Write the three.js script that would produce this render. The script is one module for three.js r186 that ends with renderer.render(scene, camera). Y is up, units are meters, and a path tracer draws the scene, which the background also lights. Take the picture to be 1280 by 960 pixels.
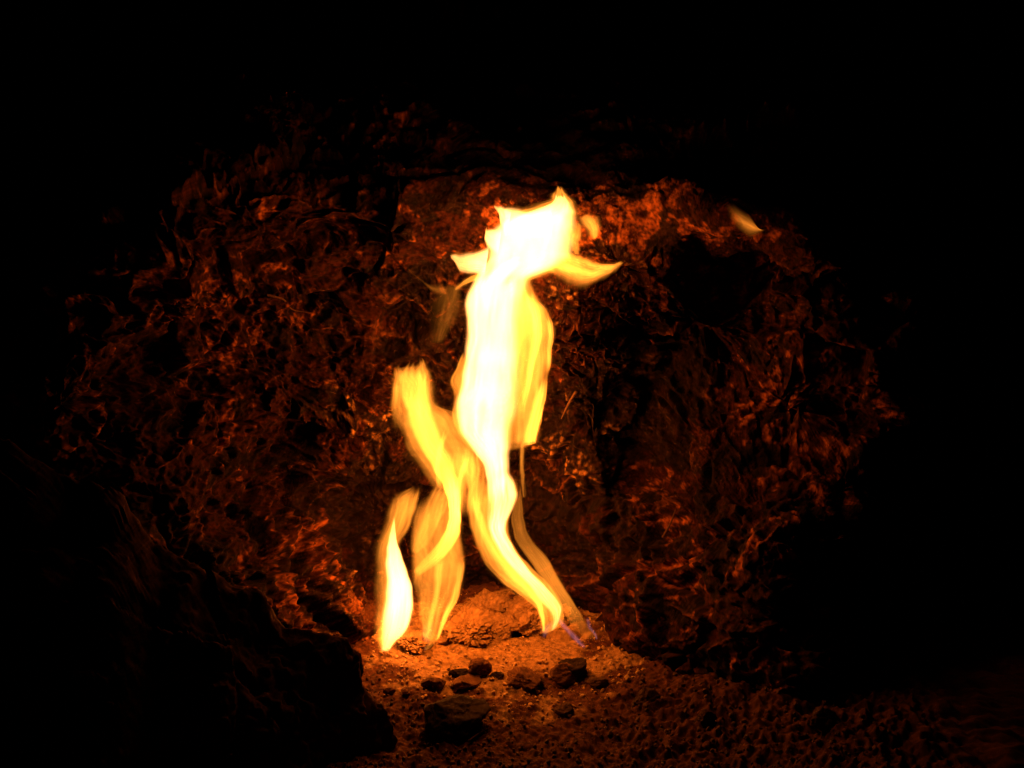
import * as THREE from 'three';
import { mergeVertices, mergeGeometries } from 'three/addons/utils/BufferGeometryUtils.js';

// ---------------------------------------------------------------- camera, sky, moon, exposure
const W = 1280, H = 960, FOV = 31, PITCH = 14 * Math.PI / 180, CAM = new THREE.Vector3(0, 1.0166, 2.2);
const scene = new THREE.Scene();
const camera = new THREE.PerspectiveCamera(FOV, W / H, 0.05, 400);
camera.position.copy(CAM);
camera.rotation.set(-PITCH, 0, 0);
const renderer = new THREE.WebGLRenderer({ antialias: true });
renderer.setSize(1024, 768);
renderer.toneMapping = THREE.LinearToneMapping;
renderer.toneMappingExposure = 1;
renderer.shadowMap.enabled = true;
{
  const w = 64, h = 32, d = new Float32Array(w * h * 4);            // a moonless, overcast-dark night sky
  for (let j = 0; j < h; j++) for (let i = 0; i < w; i++) d.set([0.00012, 0.00012, 0.00016, 1], (j * w + i) * 4);
  const sky = new THREE.DataTexture(d, w, h, THREE.RGBAFormat, THREE.FloatType);
  sky.mapping = THREE.EquirectangularReflectionMapping; sky.magFilter = THREE.LinearFilter; sky.needsUpdate = true;
  scene.background = sky; scene.environment = sky;
}
const moon = new THREE.DirectionalLight(new THREE.Color(0.7, 0.8, 1), 0.0006);
moon.name = 'moon'; moon.position.set(-3, 6, 2); moon.castShadow = true;
Object.assign(moon.shadow.camera, { left: -3, right: 3, top: 3, bottom: -3, far: 20 });
scene.add(moon, moon.target);

// ---------------------------------------------------------------- helpers
const FPX = (H / 2) / Math.tan(FOV * Math.PI / 360), CP = Math.cos(PITCH), SP = Math.sin(PITCH);
function ray(px, py) {                                             // direction of the line of sight with z = -1 along the lens axis
  const x = (px - W / 2) / FPX, y = (H / 2 - py) / FPX;
  return [x, y * CP - SP, -CP - y * SP];
}
function at(px, py, z) {                                           // where the line of sight meets the upright plane at z
  const [dx, dy, dz] = ray(px, py), t = (z - CAM.z) / dz;
  return [CAM.x + dx * t, CAM.y + dy * t, z];
}
function project(x, y, z) {
  const dx = x - CAM.x, dy = y - CAM.y, dz = z - CAM.z, f = -dz * CP - dy * SP, u = dy * CP - dz * SP;
  return [W / 2 + FPX * dx / f, H / 2 - FPX * u / f, f];
}
function rng(seed) { let s = seed | 0; return () => { s = (s + 0x6d2b79f5) | 0; let t = Math.imul(s ^ (s >>> 15), 1 | s); t = (t + Math.imul(t ^ (t >>> 7), 61 | t)) ^ t; return ((t ^ (t >>> 14)) >>> 0) / 4294967296; }; }
const clamp = (x, a = 0, b = 1) => Math.min(b, Math.max(a, x)), lerp = (a, b, t) => a + (b - a) * t;
const smooth = (a, b, x) => { const t = clamp((x - a) / (b - a)); return t * t * (3 - 2 * t); };
const PERM = new Uint8Array(512); { const r = rng(77), p = [...Array(256).keys()]; for (let i = 255; i > 0; i--) { const j = Math.floor(r() * (i + 1)); [p[i], p[j]] = [p[j], p[i]]; } for (let i = 0; i < 512; i++) PERM[i] = p[i & 255]; }
function grad(h, x, y, z) { h &= 15; const u = h < 8 ? x : y, v = h < 4 ? y : h === 12 || h === 14 ? x : z; return ((h & 1) ? -u : u) + ((h & 2) ? -v : v); }
function noise(x, y, z) {
  const fx = Math.floor(x), fy = Math.floor(y), fz = Math.floor(z), X = fx & 255, Y = fy & 255, Z = fz & 255; x -= fx; y -= fy; z -= fz;
  const u = x * x * x * (x * (x * 6 - 15) + 10), v = y * y * y * (y * (y * 6 - 15) + 10), w = z * z * z * (z * (z * 6 - 15) + 10);
  const A = PERM[X] + Y, AA = PERM[A] + Z, AB = PERM[A + 1] + Z, B = PERM[X + 1] + Y, BA = PERM[B] + Z, BB = PERM[B + 1] + Z;
  return lerp(lerp(lerp(grad(PERM[AA], x, y, z), grad(PERM[BA], x - 1, y, z), u), lerp(grad(PERM[AB], x, y - 1, z), grad(PERM[BB], x - 1, y - 1, z), u), v),
    lerp(lerp(grad(PERM[AA + 1], x, y, z - 1), grad(PERM[BA + 1], x - 1, y, z - 1), u), lerp(grad(PERM[AB + 1], x, y - 1, z - 1), grad(PERM[BB + 1], x - 1, y - 1, z - 1), u), v), w);
}
function fbm(x, y, z, n) { let a = 1, s = 0; for (let i = 0; i < n; i++) { s += a * noise(x, y, z); x = x * 2.03 + 7.1; y = y * 2.03 + 3.7; z = z * 2.03 + 5.3; a *= 0.5; } return s; }
const ridge = (x, y, z) => { const r = 1 - Math.min(1, Math.abs(noise(x, y, z)) * 2.2); return r * r; };
function worley(x, y, z) {                                          // [nearest, second nearest] distance to scattered points
  const fx = Math.floor(x), fy = Math.floor(y), fz = Math.floor(z); let a = 9, b = 9;
  for (let i = -1; i < 2; i++) for (let j = -1; j < 2; j++) for (let k = -1; k < 2; k++) {
    const X = fx + i, Y = fy + j, Z = fz + k, h = PERM[PERM[PERM[X & 255] + (Y & 255)] + (Z & 255)], g = PERM[h + 91], e = PERM[g + 37];
    const dx = X + h / 255 - x, dy = Y + g / 255 - y, dz = Z + e / 255 - z, d = dx * dx + dy * dy + dz * dz;
    if (d < a) { b = a; a = d; } else if (d < b) b = d;
  }
  return [Math.sqrt(a), Math.sqrt(b)];
}
const used = {};
const numbered = (n) => { used[n] = (used[n] ?? -1) + 1; return used[n] ? n + '_' + String(used[n]).padStart(3, '0') : n; };
function tag(o, label, category, group) { Object.assign(o.userData, { label, category }); if (group) o.userData.group = group; return o; }
function put(name, geometry, material, parent = scene) {
  const m = new THREE.Mesh(geometry, material); m.name = parent === scene ? numbered(name) : name; m.castShadow = m.receiveShadow = true; parent.add(m); return m;
}
function structure(o, label) { o.userData.kind = 'structure'; o.userData.label = label; return o; }
function thing(name, label, category, p, group) { const g = new THREE.Group(); g.name = numbered(name); g.position.set(...p); scene.add(g); return tag(g, label, category, group); }
function sheet(nx, ny, f) {                                        // grid of points f(i, j) -> [x, y, z]
  const pos = new Float32Array(nx * ny * 3), idx = new Uint32Array((nx - 1) * (ny - 1) * 6); let k = 0;
  for (let j = 0; j < ny; j++) for (let i = 0; i < nx; i++) { const p = f(i, j); pos[k++] = p[0]; pos[k++] = p[1]; pos[k++] = p[2]; }
  k = 0;
  for (let j = 0; j < ny - 1; j++) for (let i = 0; i < nx - 1; i++) { const a = j * nx + i; idx[k++] = a; idx[k++] = a + 1; idx[k++] = a + nx; idx[k++] = a + 1; idx[k++] = a + nx + 1; idx[k++] = a + nx; }
  const g = new THREE.BufferGeometry(); g.setAttribute('position', new THREE.BufferAttribute(pos, 3)); g.setIndex(new THREE.BufferAttribute(idx, 1)); return g;
}
function stretched(lo, hi, step, outLo, outHi, n) {                 // even steps from lo to hi, then growing ones out to outLo / outHi
  const a = [], grow = (d) => { let r = 1.02; for (let i = 0; i < 60; i++) { const s = step * (Math.pow(r, n + 1) - r) / (r - 1); r *= s < d ? 1.01 : 0.992; } const o = []; let x = 0, st = step; for (let i = 0; i < n; i++) { st *= r; x += st; o.push(x); } return o; };
  for (const d of grow(lo - outLo).reverse()) a.push(lo - d);
  for (let x = lo; x < hi; x += step) a.push(x);
  for (const d of grow(outHi - hi)) a.push(hi + d);
  return a;
}
function noiseTexture(size, f, srgb) {                              // f(u, v) periodic, 0..1 or [r, g, b]
  const d = new Uint8Array(size * size * 4);
  for (let j = 0; j < size; j++) for (let i = 0; i < size; i++) { const v = f(i / size, j / size), o = (j * size + i) * 4; for (let c = 0; c < 3; c++) d[o + c] = 255 * clamp(Array.isArray(v) ? v[c] : v); d[o + 3] = 255; }
  const t = new THREE.DataTexture(d, size, size); t.wrapS = t.wrapT = THREE.RepeatWrapping; t.magFilter = THREE.LinearFilter; if (srgb) t.colorSpace = THREE.SRGBColorSpace; t.needsUpdate = true; return t;
}
// noise that repeats over the unit square: blend of four shifted copies
const tiled = (f) => (u, v) => lerp(lerp(f(u, v), f(u - 1, v), u), lerp(f(u, v - 1), f(u - 1, v - 1), u), v);
const T_CRUMB = noiseTexture(1024, tiled((u, v) => 0.45 + 0.35 * fbm(u * 26, v * 26, 1.5, 4) + 0.4 * ridge(u * 60, v * 60, 3.3) * (0.5 + noise(u * 14, v * 14, 8)) - 0.25 * ridge(u * 34, v * 34, 9.1)));
const T_SAND = noiseTexture(1024, tiled((u, v) => 0.5 + 0.3 * fbm(u * 50, v * 50, 2.2, 4) + 0.25 * noise(u * 210, v * 210, 4.4)));
const T_MOTTLE = noiseTexture(512, tiled((u, v) => 0.82 + 0.25 * fbm(u * 18, v * 18, 6.6, 5) + 0.22 * noise(u * 90, v * 90, 2.5)), true);

// ---------------------------------------------------------------- rock face: a relief z(x, y) through known points, roughened along its normals
const KNOWN = [
  // behind the flames
  [600, 790, -0.22], [640, 740, -0.22], [540, 740, -0.21], [560, 680, -0.22], [620, 640, -0.23], [600, 560, -0.21], [640, 520, -0.19], [600, 450, -0.18], [650, 410, -0.15], [692, 352, -0.09], [620, 330, -0.15], [550, 365, -0.15], [520, 480, -0.2], [510, 600, -0.19],
  // right of the flames
  [706, 470, -0.12], [700, 560, -0.15], [712, 650, -0.18], [716, 720, -0.16], [748, 790, -0.09], [744, 430, -0.095], [740, 500, -0.11], [746, 565, -0.11], [756, 620, -0.10], [790, 320, -0.03], [800, 390, -0.07], [860, 330, -0.05], [800, 580, -0.14],
  [900, 410, -0.06], [900, 490, -0.11], [830, 540, -0.13], [1000, 520, -0.10], [1010, 440, -0.06], [1110, 430, -0.02], [1160, 410, -0.05], [1210, 470, -0.14], [1270, 500, -0.3],
  [840, 640, -0.03], [800, 690, -0.035], [850, 655, 0.045], [770, 730, -0.065], [770, 660, -0.085], [880, 680, 0.08], [890, 760, 0.12], [850, 830, 0.1], [780, 800, -0.01], [960, 620, 0.08], [1000, 700, 0.17], [960, 780, 0.17], [1060, 590, 0.05], [1100, 680, -0.02], [1200, 680, -0.2], [980, 860, 0.24], [1100, 830, 0.14],
  // the ledge above
  [560, 285, -0.13], [640, 235, -0.13], [700, 250, -0.12], [760, 258, -0.09], [850, 268, -0.02], [920, 278, 0.04], [1000, 282, 0.04], [1060, 305, -0.07], [640, 190, -0.22], [760, 228, -0.14], [880, 238, -0.03], [1000, 258, -0.02], [1100, 320, -0.12],
  [800, 296, -0.08], [868, 308, -0.13], [950, 316, -0.10], [1020, 360, -0.08],
  [640, 110, -0.62], [400, 90, -0.55], [900, 140, -0.6], [1200, 180, -0.7], [1240, 320, -0.35], [100, 100, -0.5], [520, 190, -0.2],
  // left of the flames
  [450, 500, -0.13], [440, 430, -0.16], [430, 340, -0.14], [450, 250, -0.12], [350, 235, -0.08], [330, 330, -0.07], [330, 180, -0.17], [210, 225, -0.05], [98, 268, 0.01], [30, 290, -0.1], [385, 560, -0.12], [440, 620, -0.18], [440, 700, -0.15],
  [300, 470, -0.07], [250, 490, -0.02], [210, 390, -0.01], [150, 480, 0.10], [78, 500, 0.19], [70, 420, 0.12], [10, 520, 0.06], [200, 590, 0.11], [290, 620, 0.03], [340, 700, 0.05], [400, 765, 0.0], [445, 800, -0.03], [300, 730, 0.12], [230, 690, 0.16], [120, 640, 0.16], [370, 640, -0.07],
].map(([px, py, z]) => at(px, py, z));
const TPS = (() => {                                                // thin-plate spline through KNOWN
  const n = KNOWN.length, N = n + 3, A = [], U = (r2) => (r2 < 1e-12 ? 0 : 0.5 * r2 * Math.log(r2));
  for (let i = 0; i < N; i++) {
    const row = new Float64Array(N + 1);
    if (i < n) { for (let j = 0; j < n; j++) row[j] = U((KNOWN[i][0] - KNOWN[j][0]) ** 2 + (KNOWN[i][1] - KNOWN[j][1]) ** 2); row[i] += 0.0006; row[n] = 1; row[n + 1] = KNOWN[i][0]; row[n + 2] = KNOWN[i][1]; row[N] = KNOWN[i][2]; }
    else for (let j = 0; j < n; j++) row[j] = [1, KNOWN[j][0], KNOWN[j][1]][i - n];
    A.push(row);
  }
  for (let c = 0; c < N; c++) {
    let p = c; for (let r = c + 1; r < N; r++) if (Math.abs(A[r][c]) > Math.abs(A[p][c])) p = r;
    [A[c], A[p]] = [A[p], A[c]];
    for (let r = c + 1; r < N; r++) { const f = A[r][c] / A[c][c]; if (f) for (let k = c; k <= N; k++) A[r][k] -= f * A[c][k]; }
  }
  const w = new Float64Array(N);
  for (let r = N - 1; r >= 0; r--) { let s = A[r][N]; for (let k = r + 1; k < N; k++) s -= A[r][k] * w[k]; w[r] = s / A[r][r]; }
  return (x, y) => { let s = w[n] + w[n + 1] * x + w[n + 2] * y; for (let i = 0; i < n; i++) { const dx = x - KNOWN[i][0], dy = y - KNOWN[i][1]; s += w[i] * U(dx * dx + dy * dy); } return s; };
})();
const X0 = -0.86, X1 = 0.86, Y0 = -0.22, Y1 = 1.02;
function relief(x, y) {
  const cx = clamp(x, X0, X1), cy = clamp(y, Y0, Y1), ox = Math.abs(x - cx), oy = y - cy;
  return clamp(TPS(cx, cy), -1.2, 0.35) - Math.max(0, ox) * 0.9 - Math.max(0, oy) * 2.2 + Math.min(0, oy) * 0.3;
}
const blob = (x, y, px, py, z, r) => { const [a, b] = at(px, py, z); return Math.exp(-((x - a) ** 2 + (y - b) ** 2) / (r * r)); };
function roughness(x, y) {                                          // how craggy the face is: the ledge is water-worn, the rest crumbles
  const ledge = Math.max(blob(x, y, 700, 225, -0.12, 0.16), blob(x, y, 820, 256, -0.06, 0.09), blob(x, y, 580, 235, -0.14, 0.14), blob(x, y, 900, 266, 0.02, .08), blob(x, y, 970, 272, 0.03, .06));
  return lerp(1, 0.22, clamp(ledge * 1.25));
}
function crumbly(x, y) {                                            // where the face is baked to loose grains
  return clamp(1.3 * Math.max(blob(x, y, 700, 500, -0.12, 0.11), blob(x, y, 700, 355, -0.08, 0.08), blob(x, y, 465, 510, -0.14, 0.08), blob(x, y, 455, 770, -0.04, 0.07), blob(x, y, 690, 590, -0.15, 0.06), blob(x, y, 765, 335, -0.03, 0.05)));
}
function facets(x, y, z) {                                          // broken faces: every cell of scattered points is a plane tilted its own way
  const fx = Math.floor(x), fy = Math.floor(y), fz = Math.floor(z); let a = 9, b = 9, best = 0, bx = 0, by = 0, bz = 0;
  for (let i = -1; i < 2; i++) for (let j = -1; j < 2; j++) for (let k = -1; k < 2; k++) {
    const h = PERM[PERM[PERM[(fx + i) & 255] + ((fy + j) & 255)] + ((fz + k) & 255)], g = PERM[h + 91], e = PERM[g + 37];
    const dx = x - fx - i - h / 255, dy = y - fy - j - g / 255, dz = z - fz - k - e / 255, d = dx * dx + dy * dy + dz * dz;
    if (d < a) { b = a; a = d; best = h; bx = dx; by = dy; bz = dz; } else if (d < b) b = d;
  }
  const t = (n) => PERM[(best + n) & 255] / 127.5 - 1, edge = Math.sqrt(b) - Math.sqrt(a);
  return [0.55 * t(13) + 1.1 * (t(57) * bx + t(101) * by + t(151) * bz), edge, t(211)];
}
function crag(x, y, z, rough) {
  const wx = x + 0.013 * noise(x * 16, y * 16, z * 16 + 4), wy = y + 0.013 * noise(x * 16 + 31, y * 16, z * 16), wz = z + 0.013 * noise(x * 16, y * 16 + 17, z * 16);
  const C = facets(wx * 4.3 + 8, wy * 5.2, wz * 4.3), soft = smooth(0.0, 0.2, x) + smooth(0.55, 0.7, y);
  const r1 = ridge(wx * 12, wy * 14, wz * 12 + 2), r2 = ridge(wx * 34 + 3, wy * 38, wz * 34), r3 = ridge(wx * 84, wy * 88 + 9, wz * 84);
  const big = fbm(x * 4.2, y * 5.5, z * 4.2, 3) * 0.05, A = facets(wx * 10, wy * 12.5, wz * 10), B = facets(wx * 27 + 5, wy * 33, wz * 27);
  const rk = lerp(1, 0.55, clamp(soft)); let d = big * lerp(0.5, 1, rough) + rough * (0.026 * C[0] * smooth(0, 0.1, C[1]) - 0.008 * smooth(0.07, 0, C[1]) + 0.022 * A[0] * smooth(0, 0.12, A[1]) + 0.010 * B[0] * smooth(0, 0.16, B[1]) - 0.006 * smooth(0.14, 0, A[1]) + rk * (0.006 * (r1 - 0.45) + 0.008 * (0.4 + r1) * (r2 - 0.4) + 0.004 * (0.4 + r2) * (r3 - 0.4)) + 0.0045 * fbm(x * 60, y * 66, z * 60, 3));
  const c = crumbly(x, y); let grain = 0;
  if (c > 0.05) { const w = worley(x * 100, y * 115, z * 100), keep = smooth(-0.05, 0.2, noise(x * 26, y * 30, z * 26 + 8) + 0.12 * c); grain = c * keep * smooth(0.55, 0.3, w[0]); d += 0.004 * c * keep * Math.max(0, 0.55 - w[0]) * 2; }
  // raised veins, coloured paler as ridges catching light, running up to the right on the right-hand side, netted elsewhere
  const side = smooth(0.08, 0.2, x), a = lerp(-0.3, 0.55, side), u = wx * Math.cos(a) + wy * Math.sin(a), v = -wx * Math.sin(a) + wy * Math.cos(a), q = Math.abs(noise(u * 9 + 4, v * 24 + 0.4 * noise(u * 30, v * 30, 3), z * 9));
  const litVein = smooth(0.06, 0.02, q) * smooth(0.0, 0.22, noise(x * 9 + 50, y * 9, z * 9)) * rough; d += 0.007 * litVein;
  return [d, r1, r2, r3, grain, litVein, A[2] * 0.5 + B[2] * 0.5];
}
const rockMaterial = new THREE.MeshPhysicalMaterial({ vertexColors: true, map: T_MOTTLE, bumpMap: T_CRUMB, bumpScale: 0.0032, roughness: 0.95, specularIntensity: 0.25 });
let cliff;
{
  const xs = stretched(-0.84, 0.84, 0.00195, -45, 45, 70), ys = stretched(-0.1, 0.9, 0.00195, -0.8, 30, 60), nx = xs.length, ny = ys.length, e = 0.006;
  const col = new Float32Array(nx * ny * 3), uv = new Float32Array(nx * ny * 2); let k = 0;
  const g = sheet(nx, ny, (i, j) => {
    const x = xs[i], y = ys[j], z = relief(x, y);
    let gx = (relief(x + e, y) - z) / e, gy = (relief(x, y + e) - z) / e; const l = 1 / Math.hypot(gx, gy, 1);
    const rough = roughness(x, y), [d, r1, r2, r3, grain, litVein, block] = crag(x, y, z, rough);
    const p = [x - gx * l * d, y - gy * l * d, z + l * d];
    // stone colours: red-brown weathered rock, soot in ragged patches round the vents, pale crusts in ragged patches with painted lit spots
    const n = fbm(p[0] * 14, p[1] * 14, p[2] * 14 + 5, 5);
    // pale mineral crusts scattered over the face; these blobs paint in flame-lit spots
    const crustOrLit = Math.max(blob(x, y, 255, 500, 0.0, 0.08), blob(x, y, 120, 515, 0.14, 0.12), blob(x, y, 340, 715, 0.05, 0.08), blob(x, y, 820, 685, 0.02, 0.11), blob(x, y, 840, 268, -0.02, 0.12), blob(x, y, 1000, 560, 0, .1));
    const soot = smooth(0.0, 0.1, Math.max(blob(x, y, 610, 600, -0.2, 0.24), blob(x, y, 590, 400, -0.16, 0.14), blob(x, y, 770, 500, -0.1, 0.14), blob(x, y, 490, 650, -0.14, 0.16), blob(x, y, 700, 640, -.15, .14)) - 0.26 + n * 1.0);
    const pale = smooth(0.1, 0.34, n * 0.55 + fbm(p[0] * 45, p[1] * 45, p[2] * 45, 3) * 0.6 + 0.55 * fbm(p[0] * 5.5 + 3, p[1] * 5.5, p[2] * 5.5, 3) + 0.32 * crustOrLit - 0.1);
    let c = [0.03, 0.0062, 0.0012]; c = c.map((v, q) => lerp(v, [0.235, 0.066, 0.016][q], pale)); c = c.map((v, q) => lerp(v, [0.012, 0.0044, 0.0019][q], soot * 0.97)); c = c.map((v, q) => lerp(v, [0.3, 0.14, 0.05][q], grain * smooth(0.05, 0.25, n + 0.12))); c = c.map((v, q) => lerp(v, [0.12, 0.038, 0.011][q], litVein * 0.8));
    const grit = clamp(0.5 + 1.3 * noise(p[0] * 170, p[1] * 170, p[2] * 170) + 0.9 * noise(p[0] * 90 + 7, p[1] * 90, p[2] * 90)), dirt = lerp(1, 1 + 0.35 * block, rough) * lerp(0.35, 1.75, grit);
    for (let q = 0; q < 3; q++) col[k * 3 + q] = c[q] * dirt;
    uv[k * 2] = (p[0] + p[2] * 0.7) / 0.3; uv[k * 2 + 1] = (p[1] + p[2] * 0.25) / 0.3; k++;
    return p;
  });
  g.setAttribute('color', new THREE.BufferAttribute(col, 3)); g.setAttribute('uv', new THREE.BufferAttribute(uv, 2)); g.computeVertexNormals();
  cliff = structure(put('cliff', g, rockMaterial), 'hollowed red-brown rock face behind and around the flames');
}
const ZBUF = (() => {                                               // nearest point of the rock face in each 4 px cell, so that roots can be laid on it
  const w = W / 4, h = H / 4, f = new Float32Array(w * h).fill(1e9), p = new Array(w * h), a = cliff.geometry.attributes.position.array;
  for (let i = 0; i < a.length; i += 3) { const [px, py, d] = project(a[i], a[i + 1], a[i + 2]); if (px < 0 || py < 0 || px >= W || py >= H || d < 0) continue; const c = (py >> 2) * w + (px >> 2); if (d < f[c]) { f[c] = d; p[c] = [a[i], a[i + 1], a[i + 2]]; } }
  return (px, py) => p[(py >> 2) * w + (px >> 2)] ?? at(px, py, 0);
})();

// ---------------------------------------------------------------- the ground: ash and crumbled rock, a low rock bench behind the vents
function benchEdge(x) { return at(620, 788, -0.06)[2] + 0.02 * noise(x * 14, 3, 1) + 0.012 * noise(x * 45, 7, 2) - 0.10 * smooth(0.05, 0.14, x) * 0 ; }
function floorY(x, z, fine = true) {
  const far = smooth(0.9, 3, Math.hypot(x, z));
  let y = -0.02 * smooth(0.1, 0.5, z) + 0.012 * fbm(x * 5, 1.3, z * 5, 3) + 0.045 * smooth(0.12, 0.5, x) * (1 - 0.5 * smooth(0.2, 0.7, z)) + 0.06 * smooth(-0.12, -0.4, x) * smooth(0.12, -0.05, z);
  y = lerp(y, -0.12 * (Math.hypot(x, z) - 0.9) * (z > 0 ? 1 : 0.2) + 0.15 * fbm(x * 0.7, 2, z * 0.7, 3), far);
  const fl = (k, o) => { const h = fbm(x * k + o, 11, z * k * 1.6, 3) * 3.2, i = Math.floor(h); return (i + smooth(0.82, 1, h - i)) / 3.2; };
  if (fine) y += 0.0045 * fl(17, 3) + 0.002 * fl(44, 8);
  const b = benchEdge(x), bench = smooth(b + 0.004, b - 0.010, z) * (0.5 + 0.5 * smooth(0.16, 0.06, x));
  y += bench * (0.010 + 0.006 * fbm(x * 16, 4, z * 16, 3)) - 0.007 * Math.exp(-(((z - b - 0.006) / 0.006) ** 2)) * smooth(-0.2, 0.3, noise(x * 11, 9, 1) + 0.2);
  if (!fine) return y;
  const w = worley(x * 70, 0.5, z * 70), v = worley(x * 30 + 3, 0.5, z * 30), clods = smooth(-0.1, 0.35, noise(x * 8, 5, z * 8) + 0.5 * smooth(0.04, 0.2, z));
  return y + 0.002 * clods * Math.max(0, 0.5 - w[0]) * 2 + 0.0035 * clods * smooth(0.02, 0.12, Math.hypot(x - 0.03, z) - 0.1) * Math.max(0, 0.42 - v[0]) * 2 + 0.003 * fbm(x * 42, 6, z * 42, 4) + 0.0012 * ridge(x * 95, 3, z * 95) + (0.006 * smooth(0.05, 0.3, z) + 0.005 * smooth(0.13, 0.22, x)) * (fbm(x * 26, 7, z * 26, 4) + 0.8 * fbm(x * 75, 7, z * 75, 2));
}
{
  const xs = stretched(-0.42, 0.62, 0.0022, -60, 60, 60), zs = stretched(-0.34, 0.5, 0.0022, -60, 60, 60), nx = xs.length, nz = zs.length;
  const col = new Float32Array(nx * nz * 3), uv = new Float32Array(nx * nz * 2); let k = 0;
  const g = sheet(nx, nz, (i, j) => {
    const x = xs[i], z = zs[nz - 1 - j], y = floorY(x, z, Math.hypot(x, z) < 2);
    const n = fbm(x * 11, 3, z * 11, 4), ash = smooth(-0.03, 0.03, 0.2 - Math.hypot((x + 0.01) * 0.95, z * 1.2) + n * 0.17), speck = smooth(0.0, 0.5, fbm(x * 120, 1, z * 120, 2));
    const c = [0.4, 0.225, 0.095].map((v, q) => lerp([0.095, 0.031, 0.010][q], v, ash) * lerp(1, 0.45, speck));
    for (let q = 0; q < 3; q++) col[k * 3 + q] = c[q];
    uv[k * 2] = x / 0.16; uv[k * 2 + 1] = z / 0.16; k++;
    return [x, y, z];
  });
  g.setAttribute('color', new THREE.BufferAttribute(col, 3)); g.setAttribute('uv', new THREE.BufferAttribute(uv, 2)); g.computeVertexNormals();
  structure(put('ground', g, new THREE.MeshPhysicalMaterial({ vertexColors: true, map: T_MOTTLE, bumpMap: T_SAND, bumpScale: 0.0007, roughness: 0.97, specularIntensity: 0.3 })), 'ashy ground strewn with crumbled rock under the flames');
}
function onGround(px, py) {
  const [dx, dy, dz] = ray(px, py); let t = 1.5;
  for (; t < 6; t += 0.004) if (CAM.y + dy * t < floorY(dx * t, CAM.z + dz * t, false)) break;
  return [CAM.x + dx * t, CAM.y + dy * t, CAM.z + dz * t];
}

// ---------------------------------------------------------------- stones
const stoneMaterial = (r, g, b) => { const m = new THREE.MeshPhysicalMaterial({ map: T_MOTTLE, bumpMap: T_CRUMB, bumpScale: 0.0014, roughness: 0.94, specularIntensity: 0.3 }); m.color.setRGB(r, g, b); return m; };
const STONE = { dark: stoneMaterial(0.03, 0.015, 0.009), brown: stoneMaterial(0.13, 0.055, 0.024), pale: stoneMaterial(0.28, 0.155, 0.075), crustOrLit: stoneMaterial(0.34, 0.19, 0.085), grey: stoneMaterial(0.06, 0.028, 0.014) };
function stoneGeometry(rx, ry, rz, seed, cuts = 12, detail = 14, bumps = 0.09) {
  const r = rng(seed), planes = []; for (let i = 0; i < cuts; i++) { const v = new THREE.Vector3(r() * 2 - 1, r() * 2 - 1, r() * 2 - 1).normalize(); planes.push([v, 0.52 + 0.32 * r()]); }
  let g = new THREE.IcosahedronGeometry(1, detail); g.deleteAttribute('normal'); g.deleteAttribute('uv'); g = mergeVertices(g, 1e-5);
  const p = g.attributes.position, v = new THREE.Vector3(), uv = new Float32Array(p.count * 2), o = seed * 1.7;
  for (let i = 0; i < p.count; i++) {
    v.fromBufferAttribute(p, i).normalize();
    let k = 1; for (const [n, d] of planes) { const c = v.dot(n); if (c > 0.01) k = Math.min(k, d / c); }
    k *= 1 + bumps * fbm(v.x * 2.2 + o, v.y * 2.2, v.z * 2.2, 4) + bumps * 0.5 * ridge(v.x * 4 + o, v.y * 4, v.z * 4) + bumps * 0.45 * fbm(v.x * 9 + o, v.y * 9, v.z * 9, 3);
    p.setXYZ(i, v.x * k * rx, v.y * k * ry, v.z * k * rz);
    uv[i * 2] = (v.x * rx + v.z * rz * 0.6) / 0.3 + seed * 0.13; uv[i * 2 + 1] = (v.y * ry + v.z * rz * 0.5) / 0.3;
  }
  g.setAttribute('uv', new THREE.BufferAttribute(uv, 2)); g.computeVertexNormals(); return g;
}
function stone(x0, x1, top, bottom, kind, seed, label, { name = 'stone', turn = 0, deep = 0.8, cuts = 12, cat = 'stone', group, bumps = 0.11, sunk = 0.62 } = {}) {
  const mid = (x0 + x1) / 2, p = onGround(mid, bottom - (bottom - top) * 0.12), f = project(...p)[2], rx = (x1 - x0) / 2 / FPX * f * 1.12, ry = (bottom - top) / 2 / FPX * f * 1.1;
  const m = put(name, stoneGeometry(rx, ry, rx * deep, seed, cuts, bumps > 0.15 ? 26 : 16, bumps), STONE[kind]); m.position.set(p[0], p[1] + ry * sunk, p[2] - rx * deep * 0.3); m.rotation.set(0, turn, 0);
  return tag(m, label, cat, group);
}
stone(699, 739, 819, 851, 'dark', 3, 'dark rounded stone at the right edge of the ash, below the blue flame tips');
stone(688, 722, 831, 857, 'brown', 11, 'flat-faced brown block leaning on the dark rounded stone at right', { turn: 0.5, cuts: 7 });
stone(583, 612, 824, 849, 'brown', 8, 'angular brown stone, tallest in the middle of the stone row', { turn: 0.3, cuts: 7 });
stone(562, 588, 836, 850, 'dark', 21, 'small dark lump just left of the angular brown stone', { cuts: 8 });
stone(566, 601, 845, 862, 'brown', 5, 'low brown stone in front of the angular stone in the row', { turn: 1 });
stone(527, 556, 845, 863, 'brown', 14, 'brown stone at the left end of the stone row', { turn: 0.7, cuts: 7 });
stone(613, 630, 840, 852, 'dark', 19, 'small dark pebble right of the angular brown stone', { turn: 0.2 });
stone(634, 672, 840, 861, 'brown', 17, 'tilted slab with a lit upper edge between the two stone groups', { turn: 0.6, deep: 1.1, cuts: 6 });
stone(664, 682, 848, 859, 'dark', 23, 'small dark stone at the right tip of the tilted slab', { turn: 0.9 });
stone(480, 494, 859, 870, 'brown', 27, 'small stone beside the dark left boulder', { turn: 0.3 });
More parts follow.
